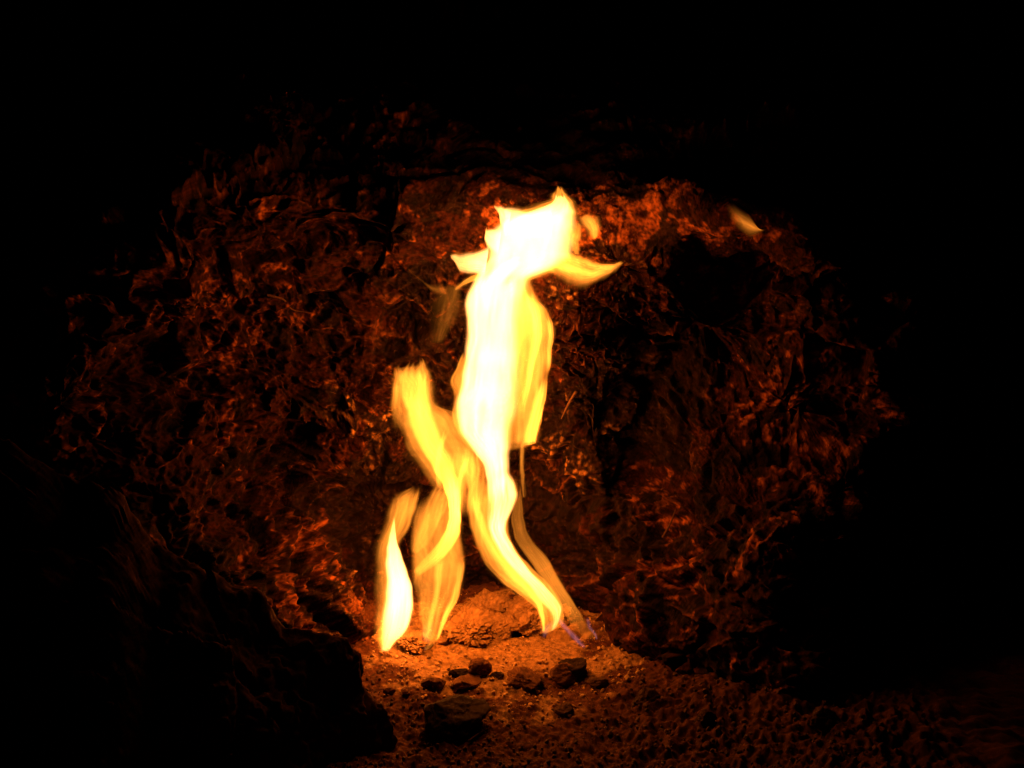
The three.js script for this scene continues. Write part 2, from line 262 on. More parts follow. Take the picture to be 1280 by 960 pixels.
stone(500, 515, 860, 870, 'brown', 29, 'small stone left of the stone row, second from the boulder', { turn: 1.3 });
stone(534, 607, 870, 922, 'dark', 33, 'big dark rounded stone in front of the row, turned from the light', { turn: 0.4, cuts: 10, deep: 0.9 });
stone(760, 777, 772, 789, 'brown', 37, 'little lit block at the foot of the right rock wall', { turn: 0.5, cuts: 6 });
stone(752, 768, 785, 797, 'brown', 39, 'small block at the wall foot beside the blue flame tip', { turn: 1.1, cuts: 6 });
stone(556, 572, 776, 790, 'brown', 41, 'dark chip of rock on the bench behind the middle flame', { turn: 0.2, cuts: 6 });
stone(548, 563, 797, 807, 'pale', 43, 'pale round pebble at the foot of the middle flame', { cuts: 12 });
stone(530, 545, 799, 810, 'pale', 45, 'pale pebble with dark hollow right under the middle flame', { cuts: 12, turn: 1 });
stone(1008, 1052, 880, 915, 'grey', 47, 'dim grey stone in the dark at bottom right', { turn: 0.4 });
stone(735, 760, 846, 862, 'grey', 51, 'dim stone right of the dark rounded stone', { turn: 0.8 });
stone(790, 822, 862, 882, 'grey', 53, 'dim stone on the ground below the right wall', { turn: 0.3 });
stone(690, 715, 880, 897, 'grey', 55, 'dim flat stone in the middle of the dark foreground', { turn: 0.5, deep: 1.1 });
stone(868, 896, 888, 906, 'grey', 57, 'dim stone on the dark ground towards bottom right', { turn: 0.9 });
// the broken rock bench behind the vents, block by block
const bench = { name: 'rock', cat: 'rock', deep: 1.5, bumps: 0.2, sunk: 0.4 };
stone(556, 616, 764, 803, 'crustOrLit', 71, 'crusted rock right of the middle flame root, with a dark crack under it', { ...bench, turn: 0.25, cuts: 14 });
stone(604, 645, 772, 797, 'crustOrLit', 73, 'broken bench rock in the middle between the flame roots', { ...bench, turn: -0.2, cuts: 14 });
stone(632, 684, 762, 795, 'crustOrLit', 75, 'bench rock just left of the right leg of the tall flame', { ...bench, turn: 0.1, cuts: 14 });
stone(494, 534, 788, 812, 'crustOrLit', 77, 'low rock between the roots of the leftmost and middle flames', { ...bench, turn: 0.3, cuts: 14 });
stone(590, 640, 746, 772, 'crustOrLit', 79, 'rear bench rock against the black back wall between the legs', { ...bench, turn: 0.4, cuts: 14 });
stone(640, 690, 744, 770, 'crustOrLit', 81, 'rear bench rock behind the right leg of the tall flame', { ...bench, turn: -0.3, cuts: 14 });
stone(686, 722, 756, 782, 'crustOrLit', 83, 'rock behind the blue tips of the right leg', { ...bench, turn: 0.2, cuts: 14 });
{                                                                   // gravel and crumbs that nobody could count
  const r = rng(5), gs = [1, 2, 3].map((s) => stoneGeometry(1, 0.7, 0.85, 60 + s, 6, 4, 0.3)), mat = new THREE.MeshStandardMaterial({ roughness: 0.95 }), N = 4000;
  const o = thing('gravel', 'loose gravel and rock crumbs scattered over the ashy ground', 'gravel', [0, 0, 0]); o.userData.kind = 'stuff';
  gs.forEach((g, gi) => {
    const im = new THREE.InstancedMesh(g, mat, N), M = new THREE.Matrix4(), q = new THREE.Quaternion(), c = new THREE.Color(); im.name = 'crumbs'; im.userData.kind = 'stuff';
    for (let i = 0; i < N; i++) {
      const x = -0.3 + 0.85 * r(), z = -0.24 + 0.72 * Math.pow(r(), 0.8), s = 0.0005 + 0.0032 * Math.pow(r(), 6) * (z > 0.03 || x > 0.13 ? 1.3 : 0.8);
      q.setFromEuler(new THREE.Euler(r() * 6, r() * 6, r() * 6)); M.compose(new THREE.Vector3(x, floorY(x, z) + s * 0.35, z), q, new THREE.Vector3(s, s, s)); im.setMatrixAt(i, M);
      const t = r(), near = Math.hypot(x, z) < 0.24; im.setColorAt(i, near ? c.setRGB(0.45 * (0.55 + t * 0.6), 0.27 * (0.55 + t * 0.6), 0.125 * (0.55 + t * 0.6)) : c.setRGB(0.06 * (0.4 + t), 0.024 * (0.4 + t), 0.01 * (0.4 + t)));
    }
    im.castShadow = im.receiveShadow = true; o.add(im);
  });
}
{                                                                   // the boulder that stands in the left foreground with its back to the fire
  const c = at(215, 1010, 0.3), S = 1.34e-3, R = [[-0.4, 420], [0.0, 300], [0.3, 272], [0.58, 276], [0.8, 292], [1.05, 270], [1.3, 280], [1.5, 310], [1.75, 405], [1.95, 480], [2.15, 560], [2.6, 560], [3.14, 500], [4.2, 640], [5.2, 620], [5.88, 420]];
  const rad = (a) => { while (a < -0.4) a += Math.PI * 2; while (a > 5.88) a -= Math.PI * 2; for (let i = 0; i < R.length - 1; i++) if (a <= R[i + 1][0]) { const t = (a - R[i][0]) / (R[i + 1][0] - R[i][0]); return lerp(R[i][1], R[i + 1][1], t * t * (3 - 2 * t)) * S; } return R[0][1] * S; };
  const nu = 560, nv = 260, pos = [], uv = [], idx = [];
  for (let j = 0; j <= nv; j++) for (let i = 0; i <= nu; i++) {
    const a = i / nu * Math.PI * 2, b = j / nv * Math.PI, sx = Math.sin(b), r = rad(a); const front = b > Math.PI / 2, t = (b - Math.PI / 2) / (Math.PI / 2), k0 = front ? 1 - Math.pow(t, 1.25) : sx; let x = Math.cos(a) * k0 * r, y = Math.sin(a) * k0 * r, z = front ? t * 0.19 : -Math.cos(b) * 0.03;
    const l = 1 / Math.hypot(x, y, z), k = 0.03 * fbm(x * 6 + 9, y * 6, z * 6, 4) + 0.012 * facets(x * 7 + 3, y * 7, z * 7)[0] + 0.005 * facets(x * 22, y * 22 + 7, z * 22)[0] + 0.006 * fbm(x * 50, y * 50, z * 50, 3); x += x * l * k; y += y * l * k; z += z * l * k;
    pos.push(c[0] + x, c[1] + y, c[2] + z); uv.push((x + 0.6 * z) / 0.3, (y + 0.4 * z) / 0.3);
    if (i < nu && j < nv) { const q = j * (nu + 1) + i; idx.push(q, q + nu + 1, q + 1, q + 1, q + nu + 1, q + nu + 2); }
  }
  const g = new THREE.BufferGeometry(); g.setAttribute('position', new THREE.Float32BufferAttribute(pos, 3)); g.setAttribute('uv', new THREE.Float32BufferAttribute(uv, 2)); g.setIndex(idx); g.computeVertexNormals();
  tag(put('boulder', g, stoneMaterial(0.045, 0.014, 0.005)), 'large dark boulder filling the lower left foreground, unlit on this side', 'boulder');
}

// ---------------------------------------------------------------- roots, twigs and a splinter on the rock
const woodMaterial = (r, g, b) => { const m = new THREE.MeshStandardMaterial({ roughness: 0.9, bumpMap: T_CRUMB, bumpScale: 0.0008 }); m.color.setRGB(r, g, b); return m; };
const WOOD = { root: woodMaterial(0.07, 0.024, 0.008), straw: woodMaterial(0.14, 0.06, 0.022), char: woodMaterial(0.05, 0.03, 0.02) };
function strand(name, pts, width, mat, label, cat, ground, lift = 0.006) {
  const P = pts.map(([x, y, l]) => { const p = ground ? onGround(x, y) : ZBUF(x, y); return new THREE.Vector3(p[0], p[1] + (ground ? 0.006 : 0), p[2] + (l ?? lift)); });
  const curve = new THREE.CatmullRomCurve3(P), n = 28, g = new THREE.TubeGeometry(curve, n, 1, 6), a = g.attributes.position, c = new THREE.Vector3();
  for (let i = 0; i <= n; i++) { curve.getPointAt(i / n, c); const r = width * (1 - 0.65 * i / n) * (0.85 + 0.3 * noise(i * 0.7, width * 900, 2)); for (let j = 0; j <= 6; j++) { const k = i * 7 + j; a.setXYZ(k, c.x + (a.getX(k) - c.x) * r, c.y + (a.getY(k) - c.y) * r, c.z + (a.getZ(k) - c.z) * r); } }
  g.computeVertexNormals(); return tag(put(name, g, WOOD[mat]), label, cat);
}
strand('root', [[334, 364], [352, 374], [370, 384], [389, 389]], 0.0022, 'root', 'thin root slanting across the dim upper left rock', 'root');
strand('twig', [[719, 486], [711, 503], [703, 522]], 0.0032, 'straw', 'pale splinter leaning on the rock right of the tall flame', 'twig', false, 0.01);
strand('twig', [[640, 512], [655, 484], [672, 452]], 0.0012, 'straw', 'straight thin stem seen through the tall flame', 'twig', false, 0.03);
strand('root', [[826, 668], [838, 650], [842, 632]], 0.003, 'root', 'upright lit root above the bright patch of the right rock', 'root', false, 0.01);
strand('twig', [[586, 928], [600, 918], [614, 910]], 0.002, 'root', 'thin twig on the dark ground beside the big rounded stone', 'twig', true);

// ---------------------------------------------------------------- flames: hollow tongues of glowing gas, each a closed flattened tube
// rungs: [x left, y left, x right, y right, glow at left edge, middle, right edge]
const GAS = new THREE.MeshBasicMaterial({ vertexColors: true, transparent: true, depthWrite: false, side: THREE.DoubleSide });
const HUE = { orange: [1, 0.27, 0.022], hot: [1, 0.40, 0.10], blue: [0.3, 0.2, 0.36], dim: [1, 0.26, 0.02] };
function cat(a, b, c, d, t) { return 0.5 * (2 * b + (c - a) * t + (2 * a - 5 * b + 4 * c - d) * t * t + (3 * b - a - 3 * c + d) * t * t * t); }
function tongue(name, parent, rungs, o = {}) {
  sheetOf(name, parent, rungs, o);
  if (o.veil ?? true) sheetOf('veil', parent, rungs.map((r) => { const w = 0.5 * (o.spread ?? 0.16), m = Math.max(2.5, Math.hypot(r[2] - r[0], r[3] - r[1])), l = Math.max(1, Math.hypot(r[2] - r[0], r[3] - r[1])), dx = (r[2] - r[0]) / l * (m * w + 2.5), dy = (r[3] - r[1]) / l * (m * w + 2.5), g = 0.34 * Math.min(2.2, r[5]); return [r[0] - dx, r[1] - dy, r[2] + dx, r[3] + dy, g * 0.7, g, g * 0.7]; }),
    { ...o, hue: o.hue === 'hot' ? 'orange' : o.hue, seed: (o.seed ?? 1) + 50, soft: [0.4, 0.4], streak: 0.35, freq: 2.2, feather: 0.25, wave: 1.8 });
}
function sheetOf(name, parent, rungs, { z = 0, z1 = z, deep = 0.55, hue = 'orange', soft = [0.25, 0.25], streak = 0.25, freq = 5, seed = 1, wave = 1.6, ends = [0.03, 0.08], K = 30, feather = 0.11, rag = 0.9 } = {}) {
  const nv = Math.max(30, Math.round(rungs.length * 16)), nu = 80, n = rungs.length, pos = [], col = [], idx = [], o = parent.position, E = HUE[hue];
  for (let j = 0; j <= nv; j++) {
    const f = j / nv * (n - 1), i = Math.min(n - 2, Math.floor(f)), t = f - i, g = (q) => rungs[clamp(q, 0, n - 1)];
    const [xl, yl, xr, yr] = [0, 1, 2, 3].map((q) => cat(g(i - 1)[q], g(i)[q], g(i + 1)[q], g(i + 2)[q], t)), [a, b, c] = [4, 5, 6].map((q) => lerp(g(i)[q], g(i + 1)[q], t));
    const ripple = (k) => wave * (1.3 * noise(f * 1.3, seed, k) + (hue === 'hot' ? 0.15 : 0.35) * noise(f * 3.3, seed, k + 2));
    const zz = lerp(z, z1, j / nv), l = at(xl + ripple(1), yl, zz), r = at(xr + ripple(5), yr, zz);
    const cx = (l[0] + r[0]) / 2, cy = (l[1] + r[1]) / 2, hx = (r[0] - l[0]) / 2, hy = (r[1] - l[1]) / 2, hw = Math.hypot(hx, hy), v = j / nv;
    for (let u = 0; u <= nu; u++) {
      const th = u / nu * Math.PI * 2, s = Math.cos(th), d = Math.sin(th) * hw * deep * (1 + 0.25 * noise(s * 2 + seed, f * 1.1, 3));
      pos.push(cx + hx * s - o.x, cy + hy * s - o.y, zz + d + 0.012 * noise(f * 0.8, seed, 9) - o.z);
      const fe = (k) => feather * (hue === 'hot' ? 0.6 : 1) * (0.55 + 0.9 * noise(f * 1.1, seed, k) + (hue === 'hot' ? 0.15 : 0.4) * noise(f * 2.9, seed, k + 7));
      const mid = s < 0 ? lerp(b, a, s * s) : lerp(b, c, s * s), e = smooth(0, soft[0] * 2 + 1e-3, s + 1 - fe(11)) * smooth(0, soft[1] * 2 + 1e-3, 1 - s - fe(23));
      const end = smooth(0, ends[0], v) * smooth(0, ends[1], 1 - v - rag * ends[1] * (0.4 + 1.3 * noise(s * 2.6 + seed, 1.7, seed)) * smooth(0.6, 1, v));
      const bend = s * freq + seed * 7 + 0.7 * noise(f * 0.9, s * 1.2 + seed, 6);
      const fil = ridge(bend * 0.75, f * 0.26, seed + 9), fil2 = ridge(bend * 1.7 + 5, f * 0.3, seed + 2);
      const st = 1 - 0.6 * streak + streak * (1.6 * noise(bend, f * 0.5, seed) + 0.6 * noise(bend * 2.7, f * 0.8, seed + 4) + 2.2 * fil * fil + 0.9 * fil2 * fil2 - 0.2);
      col.push(E[0] * K, E[1] * K, E[2] * K, clamp(Math.max(0, mid * st) * (hue === 'hot' ? 0.62 : hue === 'orange' ? (name === 'streak' ? 1.4 : 0.92) : 1) * e * end / (2 * K), 0, 0.9));
      if (u < nu && j < nv) { const q = j * (nu + 1) + u; idx.push(q, q + 1, q + nu + 1, q + 1, q + nu + 2, q + nu + 1); }
    }
  }
  const geo = new THREE.BufferGeometry(); geo.setAttribute('position', new THREE.Float32BufferAttribute(pos, 3)); geo.setAttribute('color', new THREE.Float32BufferAttribute(col, 4)); geo.setIndex(idx); geo.computeVertexNormals();
  const m = put(name, geo, GAS, parent); m.castShadow = false; return m;
}
function glow(parent, px, py, z, power, radius) {                   // the light that a stretch of flame sheds
  const l = new THREE.PointLight(new THREE.Color(1, 0.23, 0.02), power * 0.6, 0, 2); l.name = 'flame_light'; const p = at(px, py, z);
  l.position.set(p[0] - parent.position.x, p[1] - parent.position.y, p[2] - parent.position.z); l.castShadow = true; l.shadow.radius = radius / 0.02; parent.add(l);
}
// leftmost flame
{
  const f = thing('flame', 'short bright flame at far left of the fire, white inside, rooted beside the left boulder', 'flame', at(480, 818, 0.02));
  tongue('tongue', f, [[479, 820, 481, 820, 1, 1, 1], [470, 800, 494, 806, .8, 1.4, 1], [466, 772, 512, 786, .5, 1.2, .8], [467, 745, 516, 750, .4, .9, .6], [465, 714, 509, 716, .35, .7, .5], [469, 682, 499, 686, .5, .7, .4], [478, 655, 512, 664, .5, 1.0, 1.0], [485, 632, 521, 640, .8, 1.3, 1.2], [490, 621, 526, 620, .5, .8, 1.4], [512, 614, 528, 602, .1, .4, 1]], { z: 0.02, seed: 2, soft: [0.3, 0.12], streak: 0.3 });
  tongue('veil', f, [[470, 820, 486, 820, .4, .5, .3], [462, 796, 500, 796, .4, .8, .4], [461, 770, 512, 772, .4, .7, .4], [464, 742, 514, 742, .3, .6, .4], [466, 716, 508, 716, .3, .4, .3]], { z: 0.015, seed: 63, soft: [0.5, 0.3], streak: 0.6, ends: [0.1, 0.3], veil: false, feather: 0.25 });  // widened glow painted in for the overexposed rock left of the flame
  tongue('core', f, [[478, 819, 482, 818, 2, 3, 2], [475, 802, 494, 804, 2, 5, 3], [474, 778, 513, 783, 1.5, 12, 7], [478, 752, 518, 752, 3, 18, 9], [480, 730, 515, 728, 5, 18, 9], [480, 704, 507, 706, 5, 14, 7], [482, 684, 499, 684, 4, 9, 5], [487, 664, 495, 664, 2, 4, 2], [491, 645, 494, 645, 1, 1, 1]], { z: 0.022, hue: 'hot', seed: 3, soft: [0.3, 0.12], streak: 0.12, deep: 0.5 });
  glow(f, 495, 745, 0.02, 0.22, 0.03);
}
// middle flame
{
  const f = thing('flame', 'forked orange flame in the middle, blue at its root, with a blunt tongue up left', 'flame', at(532, 812, 0.01));
  tongue('tongue', f, [[528, 814, 532, 814, .2, .3, .2], [527, 796, 549, 797, .3, .7, .9], [522, 762, 563, 762, .5, .9, 1.3], [516, 738, 577, 736, .7, .8, 1.2], [512, 712, 584, 706, 1.0, .8, 1.0], [513, 690, 580, 684, .9, .8, .8], [512, 668, 578, 664, .7, .6, .9], [514, 640, 577, 642, .5, .6, 1.2], [522, 622, 578, 622, .2, .5, 1.5]], { z: 0.01, seed: 5, soft: [0.12, 0.1], feather: 0.07, streak: 0.4, freq: 4, ends: [0.05, 0.15] });
  tongue('streak', f, [[544, 802, 549, 798, .6, 1, 1], [550, 776, 560, 774, .5, 1.8, 1.5], [561, 748, 573, 748, .3, 1.1, 1.2], [566, 725, 580, 724, .2, .6, .8], [566, 704, 582, 700, .1, .3, .5]], { z: 0.018, seed: 6, soft: [0.35, 0.2], streak: 0.2 });
  tongue('streak', f, [[529, 800, 536, 798, .2, .4, .3], [534, 770, 546, 770, .2, .9, .4], [540, 740, 552, 740, .1, 1.0, .4], [540, 712, 556, 712, .1, .8, .3], [536, 700, 558, 700, .1, .3, .1]], { z: 0.02, seed: 7, soft: [0.4, 0.4], streak: 0.2 });
  tongue('core', f, [[516, 716, 522, 722, .4, .7, .6], [526, 700, 546, 706, .7, 1.4, 1], [544, 682, 568, 684, .8, 4, 6], [556, 660, 577, 662, .8, 9, 13], [560, 636, 577, 640, 3, 14, 14], [556, 618, 577, 618, 3, 12, 8], [548, 600, 575, 600, 3, 6, 3], [538, 582, 570, 580, 3, 3.2, 1.2], [524, 560, 560, 560, 1.8, 3.2, .8], [510, 530, 549, 530, 2, 3.6, .8], [503, 505, 541, 505, 2, 4, 1.2], [498, 484, 539, 484, 1.4, 2.4, .8], [496, 468, 532, 466, .8, 1.6, .5], [505, 456, 528, 452, .3, .9, .4]], { z: 0.01, z1: -0.06, seed: 8, soft: [0.12, 0.2], streak: 0.25, freq: 4 });
  tongue('tongue', f, [[545, 620, 612, 620, .6, .8, 1], [528, 592, 606, 596, .8, 1.2, .9], [514, 572, 602, 568, 1, 1.3, 1.3], [501, 550, 594, 550, 1, 1.4, 1.2], [492, 520, 576, 520, .8, 1.3, 1.1], [488, 496, 552, 510, .5, .9, .4], [490, 478, 543, 490, .5, .7, .3], [493, 464, 541, 470, .5, .5, .25], [503, 460, 539, 456, .1, .4, .2]], { z: -0.01, z1: -0.06, seed: 9, soft: [0.12, 0.2], streak: 0.35, freq: 5, ends: [0.15, 0.06] });
  tongue('wisp', f, [[518, 520, 548, 520, .5, .8, .5], [516, 490, 544, 490, .6, 1.2, .6], [518, 470, 540, 470, .5, 1.2, .5], [522, 456, 534, 456, .3, .8, .3], [525, 446, 528, 446, .1, .3, .1]], { z: -0.05, seed: 46, soft: [0.3, 0.3], streak: 0.5, ends: [0.3, 0.2] });
  tongue('wisp', f, [[490, 540, 508, 536, .2, .4, .4], [487, 512, 505, 512, .3, .6, .5], [488, 486, 508, 486, .5, .9, .5], [491, 468, 506, 466, .4, .8, .4], [494, 456, 498, 455, .1, .3, .1]], { z: -0.05, seed: 47, soft: [0.3, 0.3], streak: 0.5, ends: [0.3, 0.2] });
  tongue('streak', f, [[546, 612, 556, 612, .5, 1, .5], [542, 584, 552, 582, .4, 1.6, .6], [546, 556, 558, 552, .3, 1.3, .5], [554, 536, 566, 530, .2, .6, .2]], { z: -0.02, seed: 48, soft: [0.4, 0.4], streak: 0.3, ends: [0.2, 0.3] });
  tongue('streak', f, [[566, 622, 576, 622, .5, 1.2, .5], [570, 596, 582, 594, .4, 1.4, .6], [578, 572, 592, 566, .3, 1.0, .4]], { z: -0.02, seed: 49, soft: [0.4, 0.4], streak: 0.3, ends: [0.2, 0.3] });
  tongue('sheet', f, [[516, 724, 583, 716, .3, .3, .4], [511, 694, 583, 692, .5, .5, .6], [511, 668, 580, 668, .5, .5, .7], [522, 640, 580, 640, .5, .6, .9], [536, 616, 584, 614, .6, .8, 1], [548, 598, 598, 596, .4, .8, .8]], { z: 0, z1: -0.02, seed: 61, soft: [0.15, 0.12], streak: 0.5, freq: 4, deep: 0.4, ends: [0.2, 0.2] });
  tongue('sheet', f, [[570, 648, 606, 640, .4, .5, .6], [564, 616, 612, 608, 1, 1.2, 1.4], [560, 586, 612, 580, 1, 1.4, 1.6], [566, 556, 604, 552, .8, 1, 1.2]], { z: -0.02, seed: 62, soft: [0.25, 0.25], streak: 0.6, freq: 4, deep: 0.4, ends: [0.2, 0.2] });
  tongue('wisp', f, [[514, 690, 522, 692, .2, .4, .3], [513, 672, 540, 676, .2, .5, .4], [524, 650, 552, 652, .3, .7, 1.2], [534, 630, 562, 630, .3, .5, .9], [540, 612, 562, 612, .1, .3, .5]], { z: 0.02, seed: 10, soft: [0.3, 0.15], streak: 0.3 });
  tongue('blue_base', f, [[527, 816, 531, 816, .1, .2, .1], [525, 806, 536, 808, .15, .2, .15], [524, 792, 542, 797, .12, .12, .1], [527, 776, 548, 780, .03, .03, .02]], { z: 0.012, veil: false, seed: 11, hue: 'blue', soft: [0.6, 0.6], streak: 0.3 });
  glow(f, 560, 650, 0.0, 0.16, 0.03); glow(f, 525, 520, -0.04, 0.10, 0.03);
}
// the tall flame with its right leg
{
  const f = thing('flame', 'tall white column of fire rising from the right leg to a ragged top', 'flame', at(690, 796, 0.0));
  // right leg
  tongue('leg', f, [[678, 793, 682, 793, .3, .5, .3], [675, 776, 705, 778, .8, .9, .9], [664, 755, 702, 752, 1.2, 1.6, 1.4], [640, 738, 690, 735, 1.2, 2.2, 1.6], [622, 724, 668, 712, 1.0, 2.0, 1.5], [604, 702, 650, 692, .9, 1.6, 1.2], [592, 676, 638, 668, 1.1, 1.4, 1], [584, 650, 640, 642, 1.2, 1.3, 1], [580, 622, 650, 615, 1.2, 1.4, 1.2], [592, 596, 646, 594, .8, 1.6, 1]], { z: 0.0, z1: -0.02, seed: 12, soft: [0.09, 0.08], feather: 0.06, streak: 0.35, freq: 5 });
  tongue('leg', f, [[688, 790, 692, 788, .6, 1, .6], [690, 772, 702, 768, .6, 2.4, 2], [672, 748, 700, 752, .6, 3.4, 2.4], [650, 722, 676, 727, 1.2, 7, 3], [630, 700, 655, 702, 2, 8, 3], [616, 680, 640, 680, 3, 9, 4], [608, 655, 634, 656, 3, 9, 4], [606, 632, 646, 630, 2, 6, 3], [607, 612, 648, 612, 2, 6, 3], [606, 590, 641, 592, 2, 8, 3]], { z: 0.006, z1: -0.015, seed: 13, hue: 'hot', soft: [0.25, 0.15], streak: 0.35, freq: 4, deep: 0.4 });
  tongue('streak', f, [[677, 790, 681, 790, .5, .8, .5], [674, 770, 682, 770, .6, 2, .8], [664, 750, 676, 748, .5, 1.8, .8], [640, 728, 656, 722, .3, 1.4, .6], [618, 702, 636, 694, .3, 1.1, .5], [600, 672, 616, 668, .3, 1.2, .5], [590, 642, 604, 640, .5, 1.4, .5], [587, 616, 602, 614, .4, 1.2, .4]], { z: 0.012, z1: 0, seed: 14, soft: [0.3, 0.3], streak: 0.2 });
  tongue('leg', f, [[735, 800, 748, 798, .05, .05, .08], [712, 780, 738, 782, .14, .12, .14], [700, 760, 722, 760, .6, .5, .6], [688, 740, 709, 738, .8, .7, .9], [664, 706, 688, 702, .8, .65, .8], [646, 680, 666, 676, .5, .35, .35], [638, 654, 657, 652, .4, .3, .25], [642, 628, 654, 628, .3, .25, .2], [644, 606, 653, 606, .2, .2, .15]], { z: -0.012, seed: 15, soft: [0.1, 0.1], streak: 0.2 });
  tongue('blue_base', f, [[728, 810, 733, 808, .15, .3, .3], [712, 796, 728, 800, .2, .35, .35], [698, 780, 712, 786, .3, .5, .4], [692, 772, 706, 774, .1, .2, .1]], { z: 0.004, veil: false, seed: 16, hue: 'blue', soft: [0.6, 0.6], streak: 0.5 });
  tongue('blue_base', f, [[744, 800, 748, 798, .2, .3, .2], [736, 788, 742, 786, .2, .3, .2], [730, 772, 736, 770, .1, .2, .1]], { z: -0.01, veil: false, seed: 17, hue: 'blue', soft: [0.6, 0.6], streak: 0.3 });
  tongue('blue_base', f, [[676, 796, 684, 796, .1, .15, .1], [676, 786, 690, 788, .15, .25, .15], [684, 776, 700, 780, .1, .1, .1]], { z: 0.006, veil: false, seed: 18, hue: 'blue', soft: [0.6, 0.6], streak: 0.3 });
  // column
  tongue('column', f, [[609, 640, 622, 640, 1, 2, 1], [607, 610, 640, 606, 2, 8, 4], [604, 584, 638, 582, 4, 14, 8], [590, 564, 641, 560, 4, 16, 9], [574, 542, 642, 540, 3, 14, 9], [564, 514, 652, 514, 2, 14, 5], [570, 494, 654, 494, 4, 17, 4], [575, 466, 655, 466, 6, 15, 2.5], [579, 436, 656, 436, 7, 15, 2.2], [580, 400, 656, 400, 9, 15, 2.5], [580, 370, 662, 366, 7, 17, 5], [592, 346, 672, 340, 9, 18, 9], [612, 320, 700, 330, 9, 20, 9]], { z: -0.015, z1: 0.0, seed: 20, hue: 'hot', soft: [0.12, 0.34], streak: 0.2, freq: 4, deep: 0.45, ends: [0.1, 0.1] });
  tongue('sheet', f, [[592, 566, 668, 556, .6, .7, .8], [576, 540, 676, 534, 1, 1.1, 1.1], [566, 505, 683, 502, 1.4, 1.5, 1.2], [572, 470, 688, 466, 1.6, 1.7, .9], [580, 434, 690, 432, 1.8, 2, 1.1], [581, 404, 692, 406, 2, 2.5, 1.3], [582, 376, 684, 384, 2.2, 3, 1.4], [590, 354, 668, 356, 2, 2.6, 1.2], [606, 334, 676, 340, 2, 3, 1.5]], { z: -0.02, z1: -0.005, seed: 44, soft: [0.12, 0.1], streak: 0.3, freq: 6, deep: 0.35, ends: [0.04, 0.1] });
  tongue('tongue', f, [[642, 556, 672, 553, 1, .7, 1.2], [642, 536, 676, 532, 1, .6, 1.5], [640, 506, 682, 500, 1, .5, 1.6], [636, 470, 688, 466, 1, .5, 1.1], [630, 436, 690, 434, 1.2, .6, 1.2], [630, 406, 692, 408, 1.5, 1, 1.3], [634, 384, 687, 390, 2, 1.6, 1], [638, 370, 671, 372, 3, 2.6, 1.2], [642, 352, 666, 354, 3.2, 3, 1.4]], { z: -0.03, z1: -0.01, seed: 21, soft: [0.25, 0.06], streak: 0.35, freq: 5, ends: [0.06, 0.1] });
  tongue('streak', f, [[646, 520, 656, 520, .2, .6, .2], [652, 486, 664, 486, .3, 1.6, .5], [658, 450, 672, 450, .3, 1.8, .6], [662, 416, 680, 416, .3, 1.9, .8], [658, 388, 676, 390, .4, 2.2, .8], [650, 366, 664, 368, .5, 2, .8]], { z: -0.03, z1: -0.01, seed: 64, soft: [0.4, 0.25], streak: 0.4, ends: [0.2, 0.1] });
  tongue('streak', f, [[680, 470, 688, 466, .2, .8, .5], [682, 440, 691, 438, .3, 1.2, .7], [683, 412, 693, 412, .3, 1.4, .8], [676, 390, 688, 394, .3, 1.2, .6]], { z: -0.03, seed: 65, soft: [0.4, 0.15], streak: 0.3, ends: [0.25, 0.25] });
  tongue('streak', f, [[652, 556, 671, 553, .5, 2, 1.5], [656, 530, 676, 528, .4, 2.2, 1.2], [664, 500, 683, 498, .3, 1.8, 1], [672, 474, 688, 470, .1, .9, .6]], { z: -0.045, seed: 22, soft: [0.4, 0.08], streak: 0.3, ends: [0.01, 0.2] });
  tongue('tongue', f, [[590, 566, 600, 562, .4, .6, .4], [572, 545, 606, 545, .8, 1.4, 1], [563, 517, 606, 517, 1.2, 2, 1], [566, 498, 600, 498, .8, 1, .6], [562, 478, 596, 478, .8, 1.0, .8], [570, 456, 596, 456, .7, 1.1, .8], [578, 438, 598, 438, .4, .8, .5]], { z: -0.03, seed: 23, soft: [0.08, 0.3], streak: 0.3 });
  tongue('wisp', f, [[654, 622, 656, 622, .2, .3, .2], [650, 596, 656, 596, .2, .4, .2], [649, 572, 655, 570, .3, .7, .3], [650, 552, 658, 550, .4, .8, .4]], { z: -0.03, seed: 24, soft: [0.3, 0.3], streak: 0.2 });
  // ragged top
  tongue('crown', f, [[600, 356, 670, 346, 8, 14, 8], [606, 330, 706, 330, 8, 18, 9], [604, 306, 722, 312, 7, 19, 6], [612, 288, 722, 290, 7, 20, 7], [630, 274, 725, 270, 8, 18, 6], [662, 263, 721, 262, 4, 12, 5], [686, 255, 714, 252, 3, 6, 2.4], [694, 242, 705, 242, 1.5, 2.4, 1]], { z: -0.005, z1: 0.025, seed: 25, hue: 'hot', soft: [0.2, 0.25], streak: 0.15, deep: 0.4, ends: [0.12, 0.06] });
  tongue('halo', f, [[584, 352, 668, 350, .8, 1, .8], [590, 328, 712, 334, 1, 1.6, 1.4], [598, 306, 728, 316, 1, 1.8, 1.4], [608, 286, 730, 296, 1, 1.8, 1.6], [622, 268, 732, 278, 1, 1.8, 1.6], [654, 258, 728, 264, .8, 1.8, 1.4], [682, 250, 719, 250, .8, 1.6, 1.1], [691, 240, 708, 240, .6, 1.2, .6], [696, 232, 701, 232, .3, .5, .3]], { z: 0, z1: 0.025, seed: 45, soft: [0.25, 0.2], streak: 0.6, freq: 4, deep: 0.45, feather: 0.2 });
  tongue('lick', f, [[640, 262, 632, 300, 6, 9, 6], [630, 257, 626, 283, 3, 8, 4], [622, 257, 623, 268, 2, 3, 2], [617, 257, 618, 259, 1, 1, 1]], { z: 0.01, seed: 26, hue: 'hot', soft: [0.25, 0.25], streak: 0.15 });
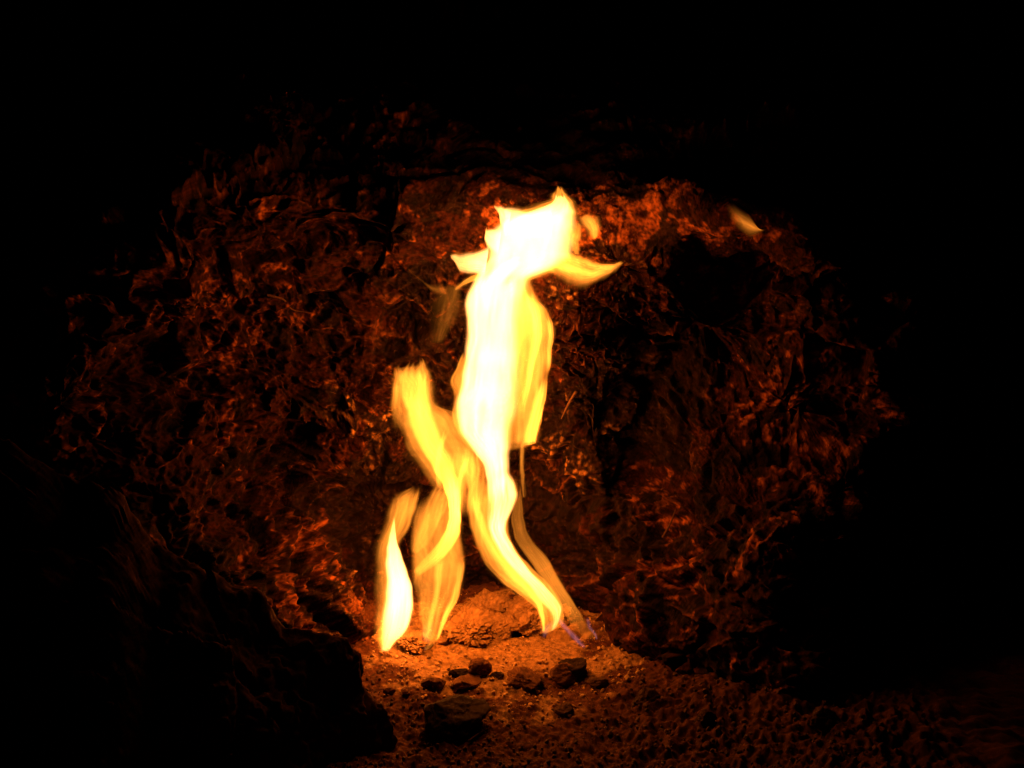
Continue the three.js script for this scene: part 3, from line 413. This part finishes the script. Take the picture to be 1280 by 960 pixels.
  tongue('lick', f, [[690, 258, 690, 300, 6, 9, 6], [664, 262, 660, 300, 3, 9, 6], [644, 258, 640, 296, 2.5, 9, 6], [630, 257, 628, 286, 2, 5, 4]], { z: 0.012, seed: 36, hue: 'hot', soft: [0.25, 0.25], streak: 0.15 });
  tongue('lick', f, [[628, 284, 622, 322, 6, 9, 6], [616, 285, 608, 310, 3, 8, 4], [609, 285, 606, 297, 1.5, 3, 2], [607, 284, 608, 286, 1, 1, 1]], { z: 0.01, seed: 27, hue: 'hot', soft: [0.25, 0.25], streak: 0.15 });
  tongue('lick', f, [[612, 306, 606, 348, 6, 9, 6], [598, 312, 594, 344, 3, 9, 5], [584, 315, 584, 344, 2, 5, 3], [573, 316, 575, 340, 1.6, 3, 2], [566, 317, 569, 329, 1.4, 2, 1.6], [562, 319, 564, 323, 1, 1, 1]], { z: 0.01, seed: 28, hue: 'hot', soft: [0.25, 0.25], streak: 0.2 });
  tongue('wisp', f, [[604, 340, 606, 350, 1.5, 2, 1.5], [588, 345, 590, 353, 1, 1.5, 1], [576, 353, 579, 358, .7, .9, .7], [567, 362, 569, 364, .4, .4, .4]], { z: 0.01, seed: 29, soft: [0.2, 0.2], streak: 0.2 });
  tongue('lick', f, [[660, 318, 656, 350, 5, 7, 2], [690, 310, 684, 344, 5, 6, 2.4], [712, 312, 704, 352, 4.5, 4, 1.4], [732, 320, 724, 362, 3.4, 2.4, .8], [750, 327, 744, 354, 3, 2.6, .9], [764, 329, 760, 345, 2.2, 2.2, 1], [774, 327, 772, 336, 1.3, 1.2, .7], [780, 325, 780, 328, .5, .5, .4]], { z: 0.01, seed: 30, soft: [0.2, 0.5], streak: 0.45, freq: 4, feather: 0.15 });
  tongue('lick', f, [[718, 318, 724, 318, .4, .6, .4], [712, 302, 726, 306, .8, 1.2, .7], [716, 288, 728, 292, .6, .9, .4], [720, 276, 726, 278, .3, .4, .2]], { z: 0.01, seed: 31, soft: [0.2, 0.25], streak: 0.2 });
  // faint wisp at left of the column
  tongue('wisp', f, [[538, 430, 556, 426, .05, .1, .06], [536, 410, 566, 410, .10, .16, .2], [534, 388, 578, 388, .10, .16, .3], [540, 370, 580, 368, .12, .18, .3], [548, 356, 580, 356, .1, .14, .3]], { z: -0.06, seed: 32, hue: 'dim', soft: [0.7, 0.3], streak: 0.4 });
  tongue('wisp', f, [[508, 334, 512, 338, .1, .12, .1], [522, 346, 528, 352, .12, .2, .12], [538, 356, 544, 366, .2, .3, .2], [556, 354, 562, 370, .2, .35, .3]], { z: -0.07, seed: 33, hue: 'dim', soft: [0.7, 0.7], streak: 0.3 });
  glow(f, 645, 700, 0.0, 0.16, 0.03); glow(f, 612, 560, -0.02, 0.25, 0.03); glow(f, 612, 440, -0.01, 0.3, 0.035); glow(f, 660, 305, 0.015, 0.4, 0.04);
}
{
  const f = thing('flame', 'small detached orange lick just right of the ragged flame top', 'flame', at(738, 294, -0.04));
  tongue('lick', f, [[740, 300, 747, 296, .8, 1.2, .8], [732, 291, 752, 283, 1.2, 2.4, 1.4], [725, 282, 748, 271, 1, 1.8, 1], [722, 272, 734, 266, .4, .7, .4]], { z: -0.04, seed: 40, soft: [0.6, 0.6], streak: 0.25 });
}
{
  const p = ZBUF(930, 280), f = thing('flame', 'small lone orange flame on the ledge at upper right', 'flame', p);
  tongue('tongue', f, [[950, 290, 956, 286, .3, .6, .3], [936, 268, 942, 296, .3, .8, .6], [916, 256, 928, 292, .2, .5, .35], [900, 250, 914, 282, .06, .14, .08]], { z: p[2] + 0.015, seed: 41, feather: 0.08, rag: 0.3, soft: [0.75, 0.65], streak: 0.4, hue: 'dim', ends: [0.1, 0.5] });
  glow(f, 928, 277, p[2] + 0.03, 0.004, 0.01);
}
renderer.render(scene, camera);
